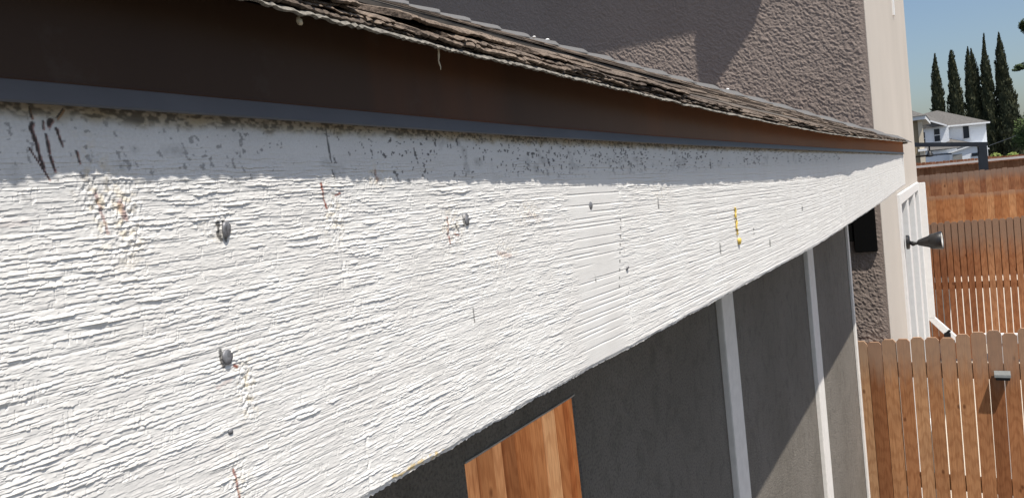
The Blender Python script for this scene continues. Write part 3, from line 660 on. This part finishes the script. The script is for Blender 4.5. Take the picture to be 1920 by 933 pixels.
for xx in (.12, 1.3):
    mb = MB(); mb.box(xx, xx + .04, 5.335, 5.365, -EYE, -1.165, .003); mb.build('post', M_wh, pr)

# ------------------------------------------------------------------ fences further back
M_w1 = wood('cedar_pickets_middle', [(0, (.25, .098, .042)), (.5, (.34, .145, .064)), (1, (.42, .205, .10))], ((.25, .165, .115), .45, .8), -.88, grain=.8)
f1_ = thing('picket_fence', 'middle cedar picket fence with open gaps, behind the black spotlight', 'fence', (.4, 11.7, -EYE))
x = -1.4
while x < 3.0:
    wd = .069 + R.uniform(-.001, .001); mb = MB(); dogear(mb, x, x + wd, 11.684, 11.700, -EYE + .04, -.875 + R.uniform(-.012, .008), .018, R.uniform(-.003, .003)); mb.build('picket', M_w1, f1_); x += wd + .0095
for z in (-2.55, -1.80, -1.10):
    mb = MB(); mb.box(-1.4, 3.0, 11.706, 11.744, z, z + .09); mb.build('rail', M_w1, f1_)
mb = MB(); mb.box(-1.4, 3.0, 11.702, 11.712, -1.62, -.90); mb.build('backing_board', M_w1, f1_)
for xx in (-1.2, 1.2, 2.9):
    mb = MB(); mb.box(xx, xx + .09, 11.746, 11.836, -EYE, -.95); mb.build('post', M_w1, f1_)
def panel_fence(label, Y, x0, x1, ztop, wd, mt, slope=0, posts=True, ear=.02):
    th = thing('board_fence', label, 'fence', ((x0 + x1) / 2, Y, -EYE)); mb = MB(); x = x0
    while x < x1:
        w2 = wd * R.uniform(.96, 1.04); z = ztop + slope * (x - x0) + R.uniform(-.015, .012); yj = R.uniform(-.004, .004)
        dogear(mb, x, x + w2 - .004, Y - .018 + yj, Y + yj, -EYE + .03, z, ear); x += w2
    mb.build('board_panel', mt, th)
    for k in range(2):
        m2 = MB(); zz_ = -EYE + .3 + k * (ztop + EYE - .7); m2.box(x0, x1, Y + .006, Y + .045, zz_, zz_ + .09); m2.build('rail', mt, th)
    xx = x0 + .3
    while xx < x1:
        m2 = MB(); m2.box(xx, xx + .1, Y + .047, Y + .147, -EYE, ztop - .1); m2.build('post', mt, th); xx += 2.4
    return th
M_w2 = wood('cedar_boards_orange', [(0, (.34, .125, .045)), (.5, (.44, .19, .075)), (1, (.53, .27, .125))], ((.30, .20, .14), .12, .5), -.88, use_attr=True, grain=.5)
M_w3 = wood('cedar_boards_weathered', [(0, (.24, .095, .045)), (.5, (.33, .145, .068)), (1, (.40, .20, .10))], ((.23, .16, .12), .35, .85), -.45, use_attr=True, grain=.4)
M_w4 = wood('cedar_boards_far', [(0, (.33, .14, .065)), (.5, (.40, .185, .09)), (1, (.46, .23, .12))], None, 0, use_attr=True, grain=.3)
M_w5 = wood('cedar_boards_reddish', [(0, (.25, .10, .05)), (.5, (.31, .135, .07)), (1, (.36, .17, .10))], None, 0, use_attr=True, grain=.3)
panel_fence('orange cedar board fence, second row back, its top edge above the gapped picket fence', 20, -2.5, 5.0, -.89, .14, M_w2)
panel_fence('weathered brown board fence standing in front of the dark pergola post', 26, -3, 6.5, -.47, .14, M_w3, -.01)
panel_fence('brown board fence topped by the long pale rail, behind the dark pergola post', 34, -4, 9, -.33, .14, M_w4, -.012)
panel_fence('farthest low reddish brown fence below the white house', 40, -4, 11, -.08, .14, M_w5, -.03)
cr = thing('pale_rail', 'long pale rail capping the brown fence behind the pergola', 'rail', (2, 33.9, -.3))
mb = MB(); mb.prism([(-4.0, -.19), (9, -.36), (9, -.28), (-4.0, -.11)], 'y', 33.84, 33.975); M_pale = plain('pale_coping', (.62, .56, .53), .8, .1, 2)
for q in range(len(mb.v)): mb.v[q] = (mb.v[q][0], mb.v[q][1], mb.v[q][2] - .10)
mb.build('rail', M_pale, cr)

# ------------------------------------------------------------------ pergola and fan
M_per = plain('charcoal_metal', (.022, .026, .034), .45, .15, 6)
pg = thing('pergola', 'dark charcoal pergola, flat beam on a square post before the white house', 'pergola', (.7, 30, -EYE))
mb = MB(); mb.prism([(-2.6, .64), (.87, .20), (.87, .33), (-2.6, .77)], 'y', 29.92, 30.08); mb.build('beam', M_per, pg)
mb = MB(); mb.box(.60, .84, 29.91, 30.09, -EYE, .235, .006); mb.build('post', M_per, pg)
mb = MB(); mb.box(-2.6, -2.4, 29.91, 30.09, -EYE, .62, .006); mb.build('post', M_per, pg)
mb = MB(); mb.prism([(-2.55, .645), (.80, .22), (.80, .32), (-2.55, .74)], 'y', 33.0, 33.12); mb.box(.62, .76, 30.08, 33.0, .23, .33); mb.box(.62, .78, 33.0, 33.15, -EYE, .23); mb.build('rear_frame', M_per, pg)
fan = thing('ceiling_fan', 'black ceiling fan hanging below the dark pergola beam', 'ceiling fan', (-.85, 30, .40))
M_fan = plain('black_fan', (.012, .012, .013), .5, .1, 10)
mb = MB(); mb.tube([(-.85, 30, .47), (-.85, 30, .2)], .025, 10); mb.build('downrod', M_fan, fan)
mb = MB(); mb.add(*lathe([(0, 0), (0, .05), (.07, .07), (.16, .13), (.19, .13), (.21, .05), (.21, 0)], (-.85, 30, .26), (0, 0, -1), 16)); mb.build('motor', M_fan, fan, True)
for k in range(5):
    a = 2 * math.pi * k / 5 + .12; ca, sa = math.cos(a), math.sin(a); mb = MB(); vs_ = []
    for (r_, w_, dz) in ((.10, .03, 0), (.22, .06, .0), (.62, .075, -.008), (.66, .05, -.01)):
        for sg in (-1, 1):
            for h_ in (0, .012): vs_.append((-.85 + ca * r_ - sa * w_ * sg, 30 + sa * r_ + ca * w_ * sg, .10 + dz + h_ + .022 * sg + .03 * (r_ - .1) * -ca))
    fs_ = []
    for i in range(3):
        b = i * 4; n_ = b + 4; fs_ += [(b, n_, n_ + 2, b + 2), (b + 1, b + 3, n_ + 3, n_ + 1), (b, b + 1, n_ + 1, n_), (b + 2, n_ + 2, n_ + 3, b + 3)]
    fs_ += [(0, 2, 3, 1), (12, 13, 15, 14)]; mb.add(vs_, fs_); mb.build('blade', M_fan, fan)

# ------------------------------------------------------------------ white house far away, tan house
M_sid, t, p = new_mat('white_lap_siding'); v = coords(t)
wv = N(t, 'ShaderNodeTexWave', wave_type='BANDS', bands_direction='Z', wave_profile='SAW'); wv.inputs['Scale'].default_value = 1.6; t.links.new(v, wv.inputs['Vector'])
f1 = noise(t, v, .5, 3); t.links.new(ramp(t, f1, [(.3, (.80, .82, .85)), (.7, (.84, .86, .88))]), p.inputs['Base Color']); p.inputs['Roughness'].default_value = .6; bump(t, p, wv.outputs['Fac'], .4, .03)
M_far_roof = plain('far_grey_shingles', (.115, .108, .10), .9, .25, 6); M_wtrim = plain('white_trim', (.78, .78, .78), .6, .03, 3); M_dgl = plain('dark_window_glass', (.012, .018, .030), .15, .3, 1)
H = thing('suburban_house', 'white two-storey house with grey roof and dark windows behind the pergola', 'house', (-.8, 106, -EYE))
mb = MB(); mb.prism([(-6.5, -EYE), (-.80, -EYE), (-.80, 3.62), (-3.66, 4.95), (-6.5, 3.7)], 'y', 104.0, 112)
mb.prism([(-.80, -EYE), (3.0, -EYE), (3.0, 3.45), (-.80, 3.62)], 'y', 105.2, 112); hwall = mb.build('wall', M_sid, H)
mb = MB()
mb.add([(-.95, 103.5, 3.66), (-3.66, 103.5, 4.95), (-1.9, 109, 5.85), (3.35, 104.6, 3.52), (-.80, 104.6, 3.66), (3.35, 112.5, 3.55), (-6.8, 103.5, 3.65), (-6.8, 112.5, 3.6), (-3.3, 109, 5.7)],
       [(0, 4, 3, 2), (0, 2, 8, 1), (2, 3, 5), (1, 8, 7, 6), (2, 5, 7, 8), (0, 1, 6), (0, 6, 7, 5, 3, 4)])
mb.build('roof', M_far_roof, H)
mb = MB(); mb.prism([(-.95, 3.54), (-.95, 3.74), (-3.70, 5.05), (-3.70, 4.86)], 'y', 103.38, 103.49); mb.prism([(-.95, 3.48), (3.4, 3.32), (3.4, 3.50), (-.95, 3.66)], 'y', 104.45, 104.58); mb.build('eave_trim', M_wtrim, H)
def far_window(x0, x1, z0, z1, y, split):
    mb = MB(); mb.box(x0 - .12, x1 + .12, y - .06, y - .005, z0 - .16, z1 + .12); fr_ = mb.build('window', M_wtrim, H)
    mb = MB()
    if split: mb.box(x0, x1, y - .09, y - .063, z0, (z0 + z1) / 2 - .05); mb.box(x0, x1, y - .09, y - .063, (z0 + z1) / 2 + .05, z1)
    else: mb.box(x0, x1, y - .09, y - .063, z0, z1)
    mb.build('pane', M_dgl, fr_)
far_window(-2.32, -1.74, 1.93, 3.42, 104.0, True); far_window(.66, 1.26, 1.90, 3.32, 105.2, False); far_window(-3.62, -3.30, 1.7, 3.2, 104.0, True)
# lower wing roofs and gable
mb = MB(); mb.add([(-3.9, 99, .95), (.10, 99, .85), (1.4, 105.1, 1.35), (-.79, 105.1, 2.1), (-1.4, 103.95, 1.62), (-3.9, 103.95, 1.75)], [(0, 1, 2, 3, 4, 5)]); mb.build('porch_roof', M_far_roof, H)
mb = MB(); mb.box(-3.7, -.1, 99.4, 103.9, -EYE, .80); mb.prism([(-.9, -EYE), (2.75, -EYE), (2.75, .35), (1.50, .90), (-.9, .30)], 'y', 98.4, 105.1); mb.build('porch_wall', M_sid, H)
mb = MB(); mb.prism([(-1.0, .26), (-1.0, .42), (1.5, 1.02), (2.95, .42), (2.95, .26), (1.5, .88)], 'y', 98.2, 98.38); mb.build('gable_trim', M_wtrim, H)
mb = MB(); mb.box(-.55, .35, 98.33, 98.37, -.6, .13); mb.build('garage_panel', plain('grey_panel', (.25, .24, .22), .7, .1, 2), H)
mb = MB(); mb.box(1.25, 2.05, 98.33, 98.37, -.3, .05); mb.build('window', M_dgl, H)
# tan stucco house at left
M_tan = plain('tan_stucco', (.30, .235, .15), .9, .12, 1.5); M_tan2 = plain('cream_trim_stucco', (.62, .54, .42), .9, .06, 2)
T = thing('tan_house', 'tan stucco house corner with cream pilaster and dark roof left of the white house', 'house', (-2.6, 61, -EYE))
mb = MB(); mb.box(-7, -2.30, 60.4, 70, -EYE, 2.75); mb.build('wall', M_tan, T)
mb = MB(); mb.box(-2.30, -2.02, 60.3, 60.7, -EYE, 2.75); mb.build('pilaster', M_tan2, T)
mb = MB(); mb.box(-7.3, -1.78, 60.0, 70.3, 2.75, 3.02); mb.build('eave_trim', M_wtrim, T)
mb = MB(); mb.add([(-7.4, 59.9, 3.025), (-1.75, 59.9, 3.025), (-1.75, 70.4, 3.025), (-7.4, 70.4, 3.025), (-4.5, 64, 4.6), (-4.5, 66, 4.6)], [(0, 1, 4), (1, 2, 5, 4), (2, 3, 5), (3, 0, 4, 5), (0, 3, 2, 1)]); mb.build('roof', M_far_roof, T)
mb = MB(); mb.box(-2.40, -1.86, 60.2, 60.45, .55, .72); mb.build('wall_lamp', M_wtrim, T)

# ------------------------------------------------------------------ trees
def leaf_mat(name, a, b, scale=.6):
    mt, t, p = new_mat(name); at = N(t, 'ShaderNodeAttribute', attribute_name='tone')
    t.links.new(ramp(t, at.outputs['Fac'], [(0, a), (1, b)]), p.inputs['Base Color']); p.inputs['Roughness'].default_value = .75; p.inputs['Specular IOR Level'].default_value = .25
    return mt
M_cyp = leaf_mat('cypress_foliage', (.026, .034, .018), (.078, .080, .040)); M_bark = plain('bark', (.10, .075, .055), .95, .3, 8)
M_lf = leaf_mat('broad_foliage', (.035, .06, .018), (.09, .13, .04)); M_pine = leaf_mat('pine_foliage', (.02, .035, .014), (.06, .085, .03))
def cypress(label, Y, prof, lean=0, seed=1, n=5200):
    """prof: list of (z, centre x, half width)"""
    rr = random.Random(seed); th = thing('cypress_tree', label, 'tree', (prof[-1][1], Y, -EYE), 'row of tall cypress trees behind the white house')
    zs_ = [q[0] for q in prof][::-1]; cx = [q[1] for q in prof][::-1]; hw_ = [q[2] for q in prof][::-1]
    mb = MB(); mb.tube([(prof[-1][1], Y, -EYE), (np.interp(0, zs_, cx), Y, 0), (np.interp(prof[0][0] * .8, zs_, cx), Y, prof[0][0] * .8)], [.22, .17, .03], 8); mb.build('trunk', M_bark, th)
    mb = MB(); nseg = 26; vs_ = []; core = 12
    for i in range(nseg + 1):
        z = -EYE + .6 + (prof[0][0] - .5 + EYE - .6) * i / nseg; r_ = max(.02, float(np.interp(z, zs_, hw_)) * .72)
        for k in range(core):
            a = 2 * math.pi * k / core; q = r_ * rr.uniform(.8, 1.1); vs_.append((float(np.interp(z, zs_, cx)) + q * math.cos(a), Y + q * math.sin(a), z))
    mb.add(vs_, [(i * core + k, i * core + (k + 1) % core, (i + 1) * core + (k + 1) % core, (i + 1) * core + k) for i in range(nseg) for k in range(core)], .1)
    ph_ = [rr.uniform(0, 6) for _ in range(6)]
    for i in range(n):
        f = rr.random() ** .8; z = prof[0][0] - (prof[0][0] + EYE - .5) * f; r0 = float(np.interp(z, zs_, hw_)); a = rr.uniform(0, 2 * math.pi)
        lump = 1 + .13 * math.sin(3 * a + ph_[0] + z * 1.1) + .10 * math.sin(5 * a + z * 2.3 + ph_[1]) + .09 * math.sin(z * 3.7 + ph_[2] + a)
        r_ = r0 * lump * rr.uniform(.78, 1.06); c_ = Vector((float(np.interp(z, zs_, cx)) + r_ * math.cos(a), Y + r_ * math.sin(a), z))
        out = Vector((math.cos(a), math.sin(a), 0)); upd = (Vector((0, 0, 1)) + out * rr.uniform(.05, .6) + Vector((rr.uniform(-.3, .3), rr.uniform(-.3, .3), 0))).normalized()
        sd_ = out.cross(upd).normalized() if rr.random() < .6 else Vector((rr.uniform(-1, 1), rr.uniform(-1, 1), rr.uniform(-.4, .4))).normalized()
        L = rr.uniform(.18, .42) * min(1, .4 + r0); w_ = rr.uniform(.06, .15) * min(1, .4 + r0)
        mb.add([c_ - upd * L * .4 - sd_ * w_ * .5, c_ - upd * L * .4 + sd_ * w_ * .5, c_ + upd * L * .2 + sd_ * w_, c_ + upd * L, c_ + upd * L * .2 - sd_ * w_], [(0, 1, 2, 3, 4)], min(1, max(0, .45 + .35 * math.sin(z * 2.1 + 4 * a + ph_[3]) + rr.uniform(-.35, .4))))
    mb.build('crown', M_cyp, th, fix=False)
cypress('leftmost and shortest of the tall cypress trees, left of the roof ridge', 120, [(14.2, -1.88, .03), (12.2, -1.95, .33), (10, -1.95, .55), (7, -1.92, .75), (3, -1.85, .95), (-2.8, -1.7, .8)], seed=3)
cypress('second cypress from the left, blunt topped, above the white house roof', 120, [(14.25, .06, .12), (13.6, .06, .28), (10.3, .1, .58), (7, .16, .88), (5, .2, 1.0), (-2.8, .2, .9)], seed=5)
cypress('twin-pointed cypress, left half, in the middle of the row', 120, [(14.35, 1.98, .03), (12.5, 1.92, .30), (10, 1.90, .48), (6, 1.92, .62), (-2.8, 1.95, .6)], seed=7, n=3600)
cypress('twin-pointed cypress, right half, in the middle of the row', 120.6, [(14.1, 2.34, .03), (12.3, 2.45, .34), (10, 2.55, .55), (6, 2.6, .78), (3, 2.6, .95), (-2.8, 2.6, .9)], seed=8, n=3600)
cypress('tall slender cypress with a thin whip top, second from the right', 120, [(15.75, 3.92, .04), (13.2, 3.78, .22), (11.5, 3.85, .48), (9, 3.9, .66), (5, 3.9, .95), (1, 3.95, 1.2), (-2.8, 4.0, 1.1)], seed=9)
cypress('rightmost cypress, the widest at its base', 120, [(15.5, 5.55, .03), (13, 5.55, .42), (10.5, 5.62, .66), (8, 5.7, .85), (6.5, 5.85, 1.15), (3, 6.0, 1.45), (0, 6.1, 1.7), (-2.8, 6.1, 1.6)], seed=10, n=7000)

def leafy(mb, cx, cy, cz, rx, rz, n, size, rr, clumps=9, ry=None):
    ry = ry or rx; cl = []
    for i in range(clumps):
        a = rr.uniform(0, 6.28); b = rr.uniform(-1, 1); q = rr.uniform(.3, .75); cl.append((cx + rx * q * math.cos(a) * math.sqrt(1 - b * b), cy + ry * q * math.sin(a) * math.sqrt(1 - b * b), cz + rz * q * b, rr.uniform(.3, .5), rr.uniform(.2, .8)))
    for i in range(n):
        c_ = cl[i % clumps]; d = Vector((rr.gauss(0, 1), rr.gauss(0, 1), rr.gauss(0, 1))).normalized(); q = rr.uniform(.55, 1.05) * c_[3]
        p_ = Vector((c_[0] + d.x * rx * q, c_[1] + d.y * ry * q, c_[2] + d.z * rz * q)); u = Vector((rr.gauss(0, 1), rr.gauss(0, 1), rr.gauss(0, 1))).normalized(); v_ = u.orthogonal().normalized(); s1 = size * rr.uniform(.6, 1.4)
        mb.add([p_ - u * s1, p_ + v_ * s1 * .45, p_ + u * s1, p_ - v_ * s1 * .45], [(0, 1, 2, 3)], min(1, max(0, c_[4] + rr.uniform(-.3, .3))))
def tree(name, label, x, y, trunk_top, crowns, mt, size, seed, limbs=True):
    rr = random.Random(seed); th = thing(name, label, 'tree', (x, y, -EYE)); mb = MB()
    mb.tube([(x, y, -EYE), (x + .1, y, -EYE + (trunk_top + EYE) * .5), (x, y, trunk_top)], [.28, .2, .1], 8)
    for (cx, cy, cz, rx, rz, n) in crowns:
        z0 = min(trunk_top, cz - .3 * rz); mb.tube([(x, y, z0 - .6), ((x + cx) / 2, (y + cy) / 2, (z0 + cz) / 2), (cx, cy, cz)], [.10, .07, .03], 6)
    mb.build('trunk', M_bark, th); mb = MB()
    for (cx, cy, cz, rx, rz, n) in crowns: leafy(mb, cx, cy, cz, rx, rz, n, size, rr)
    mb.build('crown', mt, th, fix=False); return th
tree('leafy_tree', 'rounded green tree at the right edge beside the last cypress', 4.9, 62, 1.5, [(4.6, 62, 2.2, 1.0, 1.3, 1500), (4.0, 62.5, .9, 1.0, 1.2, 1500), (5.3, 62, 3.1, 1.1, 1.2, 1200), (5.5, 62, .9, 1.2, 1.4, 1200)], M_lf, .09, 21)
tree('pine_tree', 'dark pine reaching its branches into the top right of the sky', 6.6, 60, 9.5, [(3.72, 60, 5.25, .55, .22, 700), (4.4, 60, 5.35, .6, .3, 700), (4.12, 60, 7.95, .34, .55, 600), (4.7, 60, 7.7, .6, .5, 700), (5.6, 60, 8.8, 1.2, .9, 1400), (6.4, 60, 6.6, 1.3, 1.0, 1200)], M_pine, .08, 22)
def shrub(label, x, y, z, rx, rz, seed, mt, n=900):
    rr = random.Random(seed); th = thing('shrub', label, 'shrub', (x, y, -EYE)); mb = MB(); mb.tube([(x, y, -EYE), (x, y, z)], [.06, .03], 6); mb.build('stem', M_bark, th); mb = MB(); leafy(mb, x, y, z, rx, rz, n, .09, rr); mb.build('crown', mt, th, fix=False)
M_lf2 = leaf_mat('yellow_green_foliage', (.10, .15, .03), (.22, .26, .07))
shrub('low yellow-green shrub over the far fence right of the pergola post', 1.95, 55, -.42, .7, .40, 31, M_lf2)
shrub('flat yellow-green shrub under the widest cypress', 2.75, 56, -.45, .6, .35, 32, M_lf2)
M_wire = plain('black_cable', (.02, .02, .02), .6, .1, 10)
ue = thing('utility_pole', 'wooden utility pole beyond the right edge carrying the cable past the cypress trees', 'utility pole', (9, 70, -EYE))
mb = MB(); mb.tube([(9, 70, -EYE), (9, 70, 5)], .14, 10); mb.build('pole', M_bark, ue)
wr = thing('cable', 'thin grey cable sloping down in front of the cypress trees', 'cable', (5, 72, 1.5))
mb = MB(); mb.tube([(9 - i * .7, 70 + i * 2.2, 2.6 - i * .22 - .05 * math.sin(i / 9 * 3.14)) for i in range(10)], .022, 5); mb.build('strand', plain('grey_cable', (.35, .36, .38), .6, .1, 10), wr)
